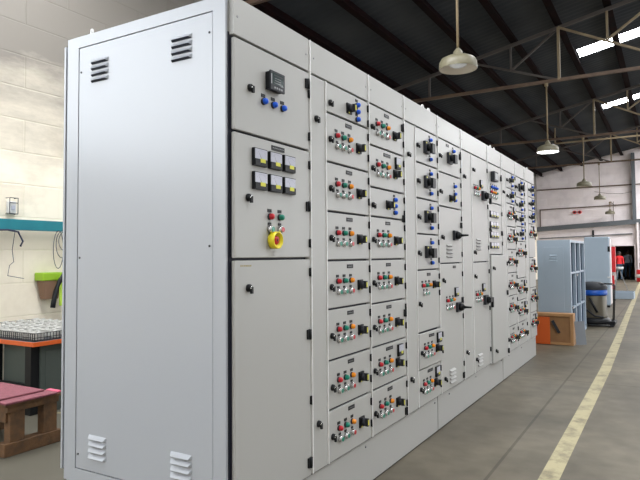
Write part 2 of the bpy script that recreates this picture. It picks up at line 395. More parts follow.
lamp(-2.47, 15.14, 3.97, 5.66, 'pendant lamp glowing blue-white, the only one lit', True)
lamp(-2.55, 22.97, 3.90, 5.66, 'cream pendant lamp third from the viewer, in front of the pale gable wall')
lamp(-2.69, 30.04, 3.99, 5.66, 'small cream pendant lamp fourth from the viewer, hung from the farthest truss')
t = lamp(-2.81, 36.9, 3.72, 4.40, 'smallest pendant lamp, hung on a bracket arm against the far wall')
MB().bar((0, 0, .68), (.05, .43, .72), .03, .03, 'railt').bar((.15, .42, -.40), (.15, .42, .72), .03, .03, 'rail').bar((0, .42, .72), (.25, .42, .45), .03, .03, 'rail').build('bracket_arm', t)
for o in t.children:
    if o.name.startswith('lamp_shade'): o.location.y = 0

# ------------------------------------------------------------------ the switchboard
FX, Y0 = -1.7185, 2.120
ZB, ZT, ZD = .300, 2.722, 2.532     # plinth top, body top, door top
DEP = 1.16
# shared meshes of the fittings; +X points out of the door, origin on the door face
PROTO = {}
def proto(name, fn):
    if name not in PROTO:
        q = MB(); fn(q); PROTO[name] = q.mesh(name)
    return PROTO[name]
def ilight(col):
    def fn(q):
        q.box(0, .003, -.016, .016, .022, .038, 'black')
        q.lathe([(.017, 0), (.017, .008), (.015, .011)], 'dgrey', n=14)
        q.lathe([(.0155, .010), (.0155, .020), (.012, .027), (.006, .030), (0, .031)], col, n=14, cap=False)
    return fn
def pbutton(col):
    def fn(q):
        q.box(0, .003, -.013, .013, .021, .034, 'black')
        q.lathe([(.019, 0), (.019, .014), (.016, .017)], 'chrome', n=14)
        q.lathe([(.0155, .014), (.0155, .021), (.014, .023)], 'white', n=14)
        q.lathe([(.013, .022), (.013, .026)], col, n=14)
    return fn
def latch_fn(q):
    q.lathe([(.019, 0), (.018, .012), (.012, .015)], 'black', n=16)
    q.lathe([(.008, .014), (.008, .024)], 'chrome', n=10)
    q.box(.015, .026, -.007, .007, -.026, .006, 'black')
def hinge_fn(q):
    q.box(0, .008, -.006, .006, -.022, .022, 'black'); q.lathe([(.005, -.024), (.005, .024)], 'black', c=(.007, 0, 0), axis='z', n=8)
def bighinge_fn(q):
    q.box(0, .010, -.020, -.002, -.026, .026, 'black'); q.box(0, .010, .002, .018, -.026, .026, 'black')
    q.lathe([(.008, -.028), (.008, .028)], 'black', c=(.010, 0, 0), axis='z', n=10)
def rotary_fn(q):
    q.box(0, .010, -.032, .032, -.032, .032, 'black')
    q.lathe([(.026, .012), (.024, .030), (.020, .034)], 'dgrey', n=16)
    q.box(.030, .052, -.009, .009, -.024, .024, 'dgrey')
    q.box(.052, .0528, -.008, .008, -.016, .016, 'sticker')
    q.box(.012, .0128, -.020, -.006, -.032, -.024, 'sticker')
def isolator_fn(q):
    q.box(0, .022, -.058, .058, -.050, .050, 'dgrey')
    q.lathe([(.032, .022), (.030, .045), (.024, .050)], 'black', n=18)
    q.box(.042, .066, -.016, .052, -.050, .030, 'black')
    q.box(.045, .063, .052, .056, -.035, .020, 'dgrey'); q.box(.022, .023, -.045, -.025, .03, .042, 'sticker')
def longhandle_fn(q):
    q.box(0, .022, -.058, .048, -.045, .045, 'dgrey')
    q.lathe([(.038, .022), (.034, .045), (.022, .062)], 'black', n=18)
    q.lathe([(.014, .06), (.010, .09), (.008, .125), (.009, .13)], 'black', n=12)
    q.lathe([(.0085, .09), (.0085, .12)], 'dgrey', n=12)
def breaker_fn(q):
    q.box(0, .028, -.070, .050, -.050, .050, 'dgrey')
    q.lathe([(.038, .028), (.035, .055)], 'black', n=18)
    q.box(.048, .070, -.03, .09, -.024, .024, 'black'); q.box(.048, .072, .060, .092, -.085, .024, 'black')
def meter_fn(wd, ht, deep):
    def fn(q):
        q.box(0, deep, -wd/2, wd/2, -ht/2, ht/2, 'black')
        q.box(deep, deep+.004, -wd/2+.004, wd/2-.004, -ht/2+.004, -ht*.12, 'black')
        q.box(deep, deep+.003, -wd/2+.005, wd/2-.005, -ht*.10, ht/2-.004, 'face')
        q.box(deep+.004, deep+.005, -wd*.08, wd*.30, -ht*.30, -ht*.08, 'sticker')
        q.add([(deep+.0035, -.002, -ht*.09), (deep+.0035, .001, -ht*.09), (deep+.0035, -wd*.24, ht*.34)], [(0, 1, 2)], 'black')
        for k in range(9):
            a = PI*(.22 + .56*k/8); r0, r1 = wd*.40, wd*.44
            q.add([(deep+.0036, -math.cos(a)*r0, -ht*.09+math.sin(a)*r0*.9), (deep+.0036, -math.cos(a)*r0+.0012, -ht*.09+math.sin(a)*r0*.9), (deep+.0036, -math.cos(a)*r1+.0012, -ht*.09+math.sin(a)*r1*.9), (deep+.0036, -math.cos(a)*r1, -ht*.09+math.sin(a)*r1*.9)], [(0, 1, 2, 3)], 'black')
    return fn
def plate_fn(wd, ht, n):
    def fn(q):
        q.box(0, .003, -wd/2, wd/2, -ht/2, ht/2, 'black'); rnd = random.Random(n)
        x = -wd/2 + .008
        while x < wd/2-.012:
            l = rnd.uniform(.004, .009); q.box(.003, .0033, x, x+l, -ht*.06, ht*.06, 'steel'); x += l+.006
    return fn
def vent_fn(wd, pitch, n):
    def fn(q):
        for k in range(n):
            z = -k*pitch
            q.add([(0, -wd/2, z), (0, wd/2, z), (.020, wd/2-.008, z-.013), (.020, -wd/2+.008, z-.013), (0, -wd/2, z-.016), (0, wd/2, z-.016)],
                  [(0, 1, 2, 3), (0, 3, 4), (1, 5, 2)], 'paint')
            q.add([(.019, -wd/2+.009, z-.0135), (.019, wd/2-.009, z-.0135), (.0008, wd/2-.002, z-.019), (.0008, -wd/2+.002, z-.019)], [(0, 1, 2, 3)], 'gasket')  # dark face paints the shaded slot under each slat
    return fn
def estop_fn(q):
    q.lathe([(.036, 0), (.042, .004), (.043, .040), (.038, .042), (.035, .026), (.020, .018)], 'yellow', n=28, cap=False)
    q.lathe([(.016, .010), (.016, .020), (.022, .024), (.022, .030), (.016, .034), (0, .035)], 'red', n=24, cap=False)
    q.lathe([(.006, .034), (.006, .0355)], 'black', n=12)
def dmeter_fn(q):
    q.box(0, .026, -.058, .058, -.044, .044, 'black'); q.box(.026, .036, -.062, .062, -.048, .048, 'dgrey')
    q.box(.036, .037, -.046, .048, -.020, .038, 'lcd'); q.box(.037, .0375, -.036, .040, .024, .031, 'dgrey')
    for k in range(3): q.box(.037, .0376, -.030, .022, .012-k*.012, .0135-k*.012, 'steel')
    for k in range(4): q.box(.036, .038, -.034+k*.020, -.022+k*.020, -.040, -.031, 'steel')
    q.box(.036, .037, -.060, -.052, -.02, .03, 'steel')

G = dict(red=('indicator_light', ilight('red')), green=('indicator_light', ilight('green')), amber=('indicator_light', ilight('amber')), blue=('indicator_light', ilight('blue')),
         bg=('push_button', pbutton('green')), br=('push_button', pbutton('red')), latch=('latch', latch_fn), hinge=('hinge', hinge_fn), bhinge=('hinge', bighinge_fn),
         rot=('rotary_switch', rotary_fn), iso=('isolator_handle', isolator_fn), long=('isolator_handle', longhandle_fn), brk=('isolator_handle', breaker_fn),
         met=('ammeter', meter_fn(.085, .085, .015)), gauge=('gauge', meter_fn(.106, .086, .016)), smet=('gauge', meter_fn(.11, .072, .012)), plate=('nameplate', plate_fn(.080, .024, 1)), plate2=('nameplate', plate_fn(.115, .024, 2)),
         vent=('vent', vent_fn(.15, .034, 4)), estop=('emergency_stop', estop_fn), dmet=('power_meter', dmeter_fn))
LAB = {'red': 'red indicator light', 'green': 'green indicator light', 'amber': 'amber indicator light', 'blue': 'blue indicator light', 'bg': 'green push button in a silver ring', 'br': 'red push button in a silver ring',
       'estop': 'red emergency stop in a yellow shroud', 'bhinge': 'wide black hinge'}
def fit(door, kind, y, z):
    nm, fn = G[kind]
    o = put(proto(kind, fn), nm, door, (0, y + (.012 if kind not in ('hinge', 'bhinge', 'vent') else 0), z))
    if kind in LAB: o['label'] = LAB[kind]
    return o

cab_doors = {}
def door(cab, ya, yb, za, zb, name='door', swing=0, gap=.006):
    """door slab; origin at its lower left face corner. ya.. in metres from the switchboard's near corner"""
    yo = cab['_y']
    gl, gr_ = .010, .002
    wd, ht = yb-ya-gl-gr_, zb-za-2*gap
    q = MB(); q.box(-.020, 0, 0, wd, 0, ht, 'paint')
    o = q.build(name, cab, (0, ya-yo+gl, za+gap), bevel=.004)
    g = MB(); g.box(-.034, -.020, .004, wd-.006, .006, ht-.006, 'gasket'); g.build('gasket', o)
    if swing:   # hinged on its far edge, standing slightly ajar
        a = -math.radians(swing); px = wd
        o.location = (px*math.sin(-a), ya-yo+gl+px*(1-math.cos(a)), za+gap); o.rotation_euler = (0, 0, a)
    o['_w'] = wd; o['_h'] = ht; o['_z'] = za+gap; cab_doors.setdefault(cab.name, []).append(o)
    return o
def D(dr, kind, y, dz):     # dz measured down from the door top
    return fit(dr, kind, y, dr['_h']-dz)

def starter(dr, w, met=False, few=0, tall=False):
    k = w/.578; s = min(1, dr['_h']/.28) if not tall else 1
    D(dr, 'latch', .030, .150 if not tall else .26)
    D(dr, 'plate2' if met else 'plate', .27*k, .032)
    for y, c in ((.105, 'red'), (.190, 'green'), (.275, 'amber')): D(dr, c, y*k, .118)
    bs = ((.115, 'bg'), (.190, 'bg'), (.275, 'br')) if not few else ((.14, 'bg'), (.215, 'bg'))
    for y, c in bs: D(dr, c, y*k, .183)
    D(dr, 'rot', .405*k, .152 if not tall else .12)
    if met: D(dr, 'met', .445*k, .068)
    for z in (.055, .195): D(dr, 'hinge', dr['_w']-.006, z*s)
def triple(dr, w):
    k = w/.578
    D(dr, 'latch', .030, .115); D(dr, 'rot', .275*k, .100)
    for z in (.055, .100, .148): D(dr, 'blue', .385*k, z)
    for z in (.045, .145): D(dr, 'hinge', dr['_w']-.006, z)
def isol(dr, w, two=True, small=False):
    k = w/.53
    h = dr['_h']; D(dr, 'latch', .030, h*.52)
    D(dr, 'rot' if small else 'iso', .225*k, h*.5)
    D(dr, 'blue', .315*k, h*.22)
    if two: D(dr, 'blue', .315*k, h*.82)
    for z in (h*.2, h*.75): D(dr, 'hinge', dr['_w']-.006, z)

def cabinet(ya, yb, label, subs, edges=()):
    """subs: column borders for the top panels"""
    cab = thing('switchgear_cabinet', label, 'electrical cabinet', (FX, Y0+ya, 0), group='cabinets of the long grey switchboard')
    cab['_y'] = ya; wd = yb-ya; cab['_wd'] = wd
    q = MB(); q.box(-DEP, -.034, .012 if ya == 0 else .002, wd-.002, ZB+.008, ZT, 'paint')
    # added upright strips between doors, white for the light door edges catch
    for s in subs[:-1]:
        if s: q.box(-.04, .007, s-ya+.001, s-ya+.007, ZB+.010, ZT-.004, 'edge')
    for s in edges: q.box(-.04, .006, s-ya+.000, s-ya+.006, ZB+.010, ZD-.004, 'edge')
    q.build('body', cab)
    # dark door seals behind every seam
    q = MB(); q.box(-.036, -.028, .016 if ya == 0 else .004, wd-.004, ZB+.010, ZD+.02, 'gasket'); q.box(-.036, -.008, .016 if ya == 0 else .002, wd-.002, ZB+.0005, ZB+.005, 'gasket'); q.build('door_seal', cab)
    for a, b in zip(subs[:-1], subs[1:]):
        q = MB(); q.box(-.036, 0, a-ya+(.010 if a else .024), b-ya-.003, ZD+.006, ZT-.001, 'paint')
        o = q.build('top_panel', cab, bevel=.003)
        for y in (a-ya+.050, b-ya-.030):
            q = MB(); q.lathe([(.007, -.001), (.005, .003)], 'steel', n=8); q.build('screw', o, (0, y, ZD+.095))
    return cab

def end_cabinet_names(): pass

# --- cabinet A: metering cabinet with the big side panel
A = cabinet(0, .692, 'near end cabinet with the big vented side panel, six gauges and a yellow emergency stop', [0, .692])
d1 = door(A, .018, .690, 2.086, ZD)
D(d1, 'latch', .104, .215); D(d1, 'dmet', .292, .145)
for y in (.212, .296, .380): D(d1, 'blue', y, .258)
for z in (.12, .36): D(d1, 'hinge', d1['_w']-.006, z)
d2 = door(A, .018, .690, 1.487, 2.086)
D(d2, 'plate2', .340, .030)
for y in (.178, .308, .435):
    for z in (.098, .213): D(d2, 'gauge', y-.006, z)
D(d2, 'latch', .088, .300); D(d2, 'red', .262, .382); D(d2, 'green', .350, .382); D(d2, 'bg', .262, .445); D(d2, 'br', .350, .445); D(d2, 'estop', .283, .500)
for z in (.075, .51): D(d2, 'hinge', d2['_w']-.006, z)
d3 = door(A, .018, .690, ZB, 1.487)
D(d3, 'latch', .088, .130)
q = MB(); x = .03
for l in (.010, .008, .012, .0, .012, .008, .010):
    q.box(0, .001, x, x+max(l, .001), -.004, .004, 'brass'); x += l+.004
q.build('lettering', d3, (0, .01, d3['_h']-.025))
for z in (.07, .77): D(d3, 'hinge', d3['_w']-.006, z)
# side face of the end cabinet: border frame, recessed panel, louvres
q = MB()
x0, x1, z0, z1 = -1.160, -.028, ZB+.001, ZT
q.box(x0, x0+.093, -.004, 0.010, z0, z1, 'paint_daylit'); q.box(-.103, x1, -.004, 0.010, z0, z1, 'paint_daylit')
q.box(x0+.093, -.103, -.004, .010, z0, .372, 'paint_daylit'); q.box(x0+.093, -.103, -.004, .010, 2.660, z1, 'paint_daylit')
q.box(x0+.09, -.10, .007, .009, .36, 2.67, 'gasket')
q.build('side_frame', A)
q = MB(); q.box(x0+.097, -.107, -.010, -.002, .376, 2.656, 'paint_daylit'); sp_ = q.build('side_panel', A, (0, .008, 0), bevel=.002)
def vent_side(q, cx, zt):
    wd = .135
    for k in range(4):
        z = zt-k*.033
        q.add([(cx-wd/2, -.010, z), (cx+wd/2, -.010, z), (cx+wd/2-.012, -.028, z-.018), (cx-wd/2+.012, -.028, z-.018), (cx-wd/2, -.010, z-.022), (cx+wd/2, -.010, z-.022)], [(0, 3, 2, 1), (0, 4, 3), (1, 2, 5)], 'paint_daylit')
        q.add([(cx-wd/2+.003, -.0105, z-.024), (cx+wd/2-.003, -.0105, z-.024), (cx+wd/2-.013, -.027, z-.0185), (cx-wd/2+.013, -.027, z-.0185)], [(0, 1, 2, 3)], 'gasket')  # shade of the slot below the slat, painted as a dark face
for cx, zt in ((-.893, 2.572), (-.301, 2.580), (-.890, .566), (-.300, .572)):
    q = MB(); vent_side(q, cx, zt); q.build('vent', sp_)
for cx, z in ((-1.045, 2.52), (-.125, 2.56), (-1.045, .45), (-.125, 1.55), (-.125, .46), (-1.045, 1.5)):
    q = MB(); q.lathe([(.006, -.0125), (.006, -.009)], 'dgrey', axis='y', n=8); q.build('screw', sp_, (cx, 0, z))
q = MB(); q.box(-1.186, -1.172, -.006, .66, .352, 2.685, 'paint_daylit'); q.box(-1.172, -1.160, .01, .65, .36, 2.67, 'gasket'); q.build('rear_door', A)

# --- cabinet B: cable way door and two columns of eight starters
B = cabinet(.694, 2.064, 'cabinet with two columns of eight small red, green and amber lit starter doors', [.694, 1.449, 2.064], (.870,))
def alley(cab, ya, yb, lz, big, prev):
    d = door(cab, ya, yb, ZB, ZD, 'cable_way_door')
    y = .04 if yb-ya < .2 else (.055 if cab is not F_ else .05)
    y = min((yb-ya)*.28, .065)
    for z in lz: fit(d, 'latch', y, z-ZB)
    for z in big:      # wide hinges sit on the right edge of the doors next door
        for o in cab_doors[prev.name]:
            if o['_z'] <= z <= o['_z']+o['_h'] and o.location.y + o['_w'] > prev['_wd'] - .03: fit(o, 'bhinge', o['_w']-.020, z-o['_z'])
    return d
F_ = None
alley(B, .694, .870, (2.277, .556), (2.46, 1.773, 1.071, .379), A)
zs = [ZD, 2.350, 2.056, 1.762, 1.472, 1.186, .888, .604, ZB]
for i in range(8):
    d = door(B, .874, 1.447, zs[i+1], zs[i])
    triple(d, .573) if i == 0 else starter(d, .573)
zs = [ZD, 2.249, 1.963, 1.764, 1.472, 1.175, .885, .604, ZB]
for i in range(8):
    d = door(B, 1.453, 2.060, zs[i+1], zs[i])
    if i == 2: triple(d, .59)
    else: starter(d, .59, met=i in (1, 6))

# --- cabinet C
Cc = cabinet(2.066, 3.500, 'cabinet with four large black isolators beside blue lights and a tall vented door', [2.066, 2.825, 3.500], (2.292,))
alley(Cc, 2.066, 2.292, (2.275, .551), (2.46, 1.773, 1.070, .347), B)
zs = [ZD, 2.247, 1.958, 1.670, 1.379, .882, .595, ZB]
for i in range(7):
    d = door(Cc, 2.296, 2.823, zs[i+1], zs[i], swing=1.2 if i == 5 else 0)
    if i < 4: isol(d, .527)
    elif i == 4:
        starter(d, .527, few=1, tall=True)
    else: starter(d, .527, met=True)
d = door(Cc, 2.831, 3.488, 2.232, ZD); isol(d, .68, two=False); D(d, 'plate', .25, .03)
d = door(Cc, 2.831, 3.488, 1.930, 2.232); D(d, 'latch', .03, .165); D(d, 'rot', .31, .21)
for z in (.09, .16, .22): D(d, 'blue', .43, z)
for z in (.06, .24): D(d, 'hinge', d['_w']-.006, z)
d = door(Cc, 2.831, 3.488, 1.424, 1.930); D(d, 'latch', .06, .265); D(d, 'long', .42, .245); D(d, 'vent', .26, .33)
for z in (.08, .42): D(d, 'hinge', d['_w']-.006, z)
d = door(Cc, 2.831, 3.488, ZB, 1.424)
D(d, 'latch', .07, .14); D(d, 'plate', .39, .03); D(d, 'met', .425, .262); D(d, 'latch', .08, 1.0)
for y, c in ((.16, 'red'), (.245, 'green'), (.33, 'amber')): D(d, c, y, .325)
for y, c in ((.16, 'bg'), (.245, 'bg'), (.31, 'br')): D(d, c, y, .395)
D(d, 'long', .475, .405); D(d, 'vent', .29, .945)
for z in (.1, .5, .95): D(d, 'hinge', d['_w']-.006, z)

# --- cabinet D
Dd = cabinet(3.502, 4.466, 'cabinet with a wide plain cable door and two tall black-handled incomer doors', [3.502, 4.466], (3.838,))
alley(Dd, 3.502, 3.836, (2.265, .550), (2.44, 1.78, 1.07, .36), Cc)
d = door(Dd, 3.842, 4.462, 1.422, ZD)
D(d, 'latch', .05, .15); D(d, 'met', .33, .275); D(d, 'latch', .05, 1.0); D(d, 'brk', .42, .395); D(d, 'vent', .20, .86)
for y, c in ((.08, 'red'), (.15, 'green'), (.22, 'amber')): D(d, c, y, .335)
for y, c in ((.09, 'bg'), (.16, 'bg'), (.23, 'br')): D(d, c, y, .40)
for z in (.1, .5, .95): D(d, 'hinge', d['_w']-.006, z)
d = door(Dd, 3.842, 4.462, ZB, 1.422)
D(d, 'latch', .05, .135); D(d, 'met', .35, .265); D(d, 'brk', .42, .400); D(d, 'latch', .05, .98); D(d, 'vent', .19, .94)
for y, c in ((.08, 'red'), (.16, 'green'), (.24, 'amber')): D(d, c, y, .325)
for y, c in ((.08, 'bg'), (.16, 'bg'), (.24, 'br')): D(d, c, y, .39)
for z in (.1, .5, .95): D(d, 'hinge', d['_w']-.006, z)

# --- cabinet E
Ee = cabinet(4.468, 5.098, 'narrow cabinet with four rows of small gauges above a door standing ajar', [4.468, 5.098])
d = door(Ee, 4.474, 5.094, 2.085, ZD)
q = MB(); q.box(0, .045, -.085, .085, -.055, .055, 'dgrey'); q.box(.045, .048, -.06, .06, -.035, .035, 'steel'); q.build('control_relay', d, (0, .22, d['_h']-.14))
for y in (.12, .20, .28, .36): D(d, 'blue', y, .262)
for y, c in ((.10, 'red'), (.19, 'amber'), (.28, 'amber'), (.35, 'green')): D(d, c, y, .318)
for y, c in ((.12, 'bg'), (.22, 'bg'), (.32, 'bg')): D(d, c, y, .375)
D(d, 'hinge', d['_w']-.006, .1)
d = door(Ee, 4.474, 5.094, 1.497, 2.085)
for z in (.125, .245, .358, .478):
    for y in (.10, .22, .34): D(d, 'smet', y, z)
D(d, 'latch', .03, .3); D(d, 'hinge', d['_w']-.006, .1); D(d, 'hinge', d['_w']-.006, .45)
d = door(Ee, 4.474, 5.094, ZB, 1.497, swing=2.4)
D(d, 'latch', .05, .14); D(d, 'latch', .09, 1.06); D(d, 'hinge', d['_w']-.006, .1); D(d, 'hinge', d['_w']-.006, 1.0)

# --- cabinet F
Ff = cabinet(5.100, 7.120, 'far end cabinet with three columns of small starter doors', [5.100, 5.843, 6.420, 7.120], (5.322,))
alley(Ff, 5.100, 5.322, (2.255, .565), (2.40, 1.75, 1.05, .37), Ee)
zs = [ZD, 2.331, 2.137, 1.850, 1.562, 1.267, .982, .604, ZB]
for i in range(8):
    d = door(Ff, 5.326, 5.841, zs[i+1], zs[i])
    if i < 2: isol(d, .50, small=True)
    else: starter(d, .515, met=i in (2, 3))
zs = [ZD, 2.260, 2.064, 1.869, 1.672, 1.182, .892, .604, ZB]
for i in range(8):
    d = door(Ff, 5.849, 6.416, zs[i+1], zs[i])
    if i == 0: isol(d, .56)
    elif i < 4: isol(d, .56, small=True)
    else: starter(d, .56, met=i in (5, 6))
q = MB(); q.box(-.022, 0, 6.426-5.1, 6.655-5.1, ZB+.006, ZD-.006, 'paint'); q.build('cable_way_door', Ff, bevel=.004)
zs = [ZD, 2.328, 2.132, 1.939, 1.450, 1.017, .662, ZB]
for i in range(7):
    d = door(Ff, 6.663, 7.112, zs[i+1], zs[i])
    if i < 3: isol(d, .45, small=True)
    else: starter(d, .45, met=True)
for cab in (A, B, Cc, Dd, Ee, Ff): del cab['_y'], cab['_wd']
for o in bpy.data.objects:
    for k in ('_w', '_h', '_z'):
        if k in o.keys(): del o[k]

# eye bolts: parts of the cabinets they lift
def eye(cab, y, x=-.06):
    q = MB(); q.lathe([(.018, 0), (.018, .012), (.008, .014), (.008, .016)], 'white', axis='z', n=10)
    pts = [(0, .024*math.cos(t), .030+.024*math.sin(t)) for t in [2*PI*i/16 for i in range(17)]]
    q.tube(pts, .008, 'white', 6); q.build('lifting_eye', cab, (x, y, ZT))
eye(Cc, 2.639-2.066); eye(Cc, 2.788-2.066); eye(Ee, 4.857-4.468); eye(Ee, 5.03-4.468); eye(Ff, 6.94-5.1); 
MB().lathe([(.010, 0), (.010, .035), (.006, .042)], 'white', axis='z', n=10).build('lifting_stud', A, (-1.0, .03, ZT))

# plinths
for a, b, lb in ((0, 2.80, 'grey steel plinth under the near half of the switchboard'), (2.802, 5.10, 'grey steel plinth under the middle of the switchboard'), (5.102, 7.12, 'grey steel plinth under the far end of the switchboard')):
    t = thing('plinth', lb, 'plinth', (FX, Y0+a, 0), group='steel plinths under the switchboard')
    MB().box(-DEP, -.022, .012 if a == 0 else .002, b-a-.010, 0.008, ZB, 'paint').box(-DEP+.02, -.026, .03, b-a, .001, ZB-.01, 'gasket').build('base_channel', t, bevel=.004)  # dark inner box paints the shadow line at the floor, fills the seam
    for y in (.3, (b-a)/2, b-a-.08):
        q = MB(); q.lathe([(.008, -.022), (.006, -.016)], 'steel', n=8); q.build('screw', t, (0, y, ZB-.045))

# ------------------------------------------------------------------ left side: wall rail, switch, bins, bench, stool
t = thing('wall_rail', 'teal painted steel rail running along the cream wall behind the cabinets', 'steel rail', (-6.6, 3.2, 1.895))
MB().box(-.05, .03, -1.0, 5.0, -.062, .062, 'teal').build('beam', t, bevel=.004)
MB().box(-.09, -.05, -1.0, 5.0, .045, .062, 'teal').build('flange', t)
for y in (-.5, 1.9, 4.2): MB().box(-.19, -.05, y, y+.08, -.05, .05, 'teal').build('bracket', t)
t = thing('switch_box', 'white surface switch in a wire guard on the cream wall above the teal rail', 'switch', (-6.76, 4.22, 2.13))
MB().box(-.035, .03, -.045, .045, -.09, .05, 'white').build('housing', t, bevel=.008)
MB().box(.03, .045, -.02, .02, -.05, .0, 'face').build('rocker', t, bevel=.004)
q = MB()
for y in (-.052, .052): q.tube([(-.03, y, -.10), (.05, y, -.10), (.05, y, .09), (-.03, y, .09)], .005, 'dgrey', 6)
for z in (-.10, .03, .09): q.tube([(.05, -.052, z), (.05, .052, z)], .005, 'dgrey', 6)
q.build('wire_guard', t)
def cable(pts, r, label, m='cable', name='cable'):
    tag(MB().tube(pts, r, m, 6).build(name), label, 'cable')
cable([(-6.555, 3.4, 1.965), (-6.555, 3.85, 1.82), (-6.555, 4.05, 1.83), (-6.555, 4.18, 1.81), (-6.555, 4.24, 1.70), (-6.555, 4.21, 1.64)], .012, 'black cable drooping over the left end of the teal rail')
cable([(-6.60, 4.17, 1.83), (-6.62, 4.15, 1.6), (-6.62, 4.17, 1.46), (-6.62, 4.12, 1.42), (-6.62, 4.1, 1.30), (-6.62, 4.3, 1.26)], .004, 'thin cord with a small plug hanging below the teal rail')
t = thing('cable_coil', 'dark blue cable coil of three loops hanging from the teal rail beside the cabinet', 'cable', (-6.56, 4.70, 1.84))
for k, (dy, zl) in enumerate(((0, .47), (.05, .34), (.10, .26))):
    MB().tube([(.02+.01*k, dy+(.07+.02*k)*math.cos(t_), -zl/2+zl/2*math.sin(t_)) for t_ in [PI/2+2*PI*i/18 for i in range(19)]], .0045, 'cable', 6).build('loop', t)
t = thing('hanging_bin', 'brown bin with a lime green rim hanging on the cream wall under the rail', 'bin', (-6.71, 4.70, 1.15))
def frus(q, w0, w1, z0, z1, d, m):
    vs = []
    for wv, dd, z in ((w0, d*.75, z0), (w1, d, z1)): vs += [(-dd/2, -wv/2, z), (dd/2, -wv/2, z), (dd/2, wv/2, z), (-dd/2, wv/2, z)]
    q.add(vs, [(0, 3, 2, 1), (0, 1, 5, 4), (1, 2, 6, 5), (2, 3, 7, 6), (3, 0, 4, 7)], m)
q = MB(); frus(q, .17, .24, -.16, .07, .15, 'brown'); q.build('bucket', t)
q = MB(); q.box(-.085, .085, -.15, .17, .07, .17, 'lime'); q.build('rim', t, bevel=.012)
tag(MB().box(-.02, .02, -.03, .10, -.24, .14, 'limeb').build('hi_vis_cloth', loc=(-6.605, 4.80, 1.14), bevel=.015), 'bright lime cloth hanging beside the brown bin, next to the cabinet', 'cloth')
tag(MB().tube([(-6.54, 4.80, 1.31), (-6.54, 4.73, 1.22), (-6.54, 4.67, 1.09), (-6.54, 4.64, .95), (-6.54, 4.63, .89)], .03, 'black', 8).build('rubber_hose'), 'thick black rubber hose curving down in front of the brown bin', 'hose')

t = thing('workbench', 'workbench with orange top edge and black steel legs against the cream wall', 'workbench', (-5.2, 3.48, 0))
MB().box(-1.5, -.012, .012, 1.6, .668, .70, 'beam').build('top', t, bevel=.003)
MB().box(-1.5, 0, 0, .011, .660, .7005, 'orange').box(-.011, 0, .011, 1.6, .660, .7005, 'orange').build('edge_lip', t)
for x, y in ((-.10, .06), (-.70, .06), (-1.4, .06), (-1.4, 1.5)): MB().box(x-.07, x+.02, y-.03, y+.06, 0, .665, 'black').build('leg', t)
MB().box(-1.40, -.19, .04, .08, .22, .28, 'black').build('crossbar', t)
tag(MB().box(-.60, 0, 0, .9, 0.004, .655, 'lock').box(.0, .006, .05, .85, .05, .60, 'lock').build('steel_locker', loc=(-5.26, 3.60, 0), bevel=.006), 'grey steel locker standing under the orange workbench', 'locker')
t = thing('wire_tray', 'grey wire tray full of white parts on the orange workbench', 'tray', (-5.24, 3.52, .702))
MB().box(-1.3, 0, 0, .9, 0, .010, 'dgrey').build('base', t)
q = MB()
for z in (.035, .075): 
    for a, b in (((0, 0), (0, .9)), ((-1.3, 0), (0, 0)), ((-1.3, .9), (0, .9)), ((-1.3, 0), (-1.3, .9))): q.bar((a[0], a[1], z), (b[0], b[1], z), .005, .005, 'dgrey')
for i in range(40): q.bar((-1.3*i/39, 0, .01), (-1.3*i/39, 0, .078), .005, .005, 'dgrey')
for i in range(28): q.bar((0, .9*i/27, .01), (0, .9*i/27, .078), .005, .005, 'dgrey')
q.build('wire_side', t)
q = MB(); q.box(-.056, .056, -.034, .034, 0, .070, 'castw'); q.lathe([(.024, .070), (.022, .085)], 'castw', axis='z', n=10); q.box(-.060, .060, -.006, .006, .03, .078, 'castw')
wp = q.build('white_casting', loc=(0, 0, -5), bevel=.003)
tag(wp, 'small white moulded part standing in the grey wire tray', 'moulded part', 'white moulded parts in the wire tray')
first = True
for r in range(5):
    for k in range(10):
        loc = (-5.32-k*.123, 3.60+r*.185, .7125)
        if first: wp.location = loc; first = False
        else: dup(wp, loc)

t = thing('wooden_stool', 'low rough timber stand covered with pink mats beside the cabinet', 'wooden stand', (-4.33, 2.71, 0))
for x in (-.11, -.85):
    MB().box(x, x+.10, -.03, .46, 0.002, .10, 'wood').build('runner', t, bevel=.004)
    for y in (.02, .30): MB().box(x+.01, x+.09, y, y+.12, .10, .33, 'wood').build('leg', t, bevel=.004)
    MB().box(x, x+.10, -.01, .43, .33, .375, 'wood').build('rail', t, bevel=.004)
MB().box(-.80, -.05, .0, .03, .25, .345, 'wood').build('apron', t, bevel=.003)
MB().box(-.90, .0, -.03, .44, .375, .395, 'wood').build('top', t, bevel=.003)
tag(MB().box(-.93, .015, -.04, .40, 0, .018, 'pink').box(-.90, -.1, -.02, .36, .018, .034, 'pink').build('floor_mat', loc=(-4.33, 2.71, .3955), bevel=.006), 'faded pink mats laid on the timber stand', 'mat')
tag(MB().box(-.16, -.01, 0, .05, 0, .02, 'hotpink').build('pink_cloth', loc=(-4.33, 3.118, .3955), bevel=.01), 'bright pink cloth on the far right corner of the timber stand', 'cloth')

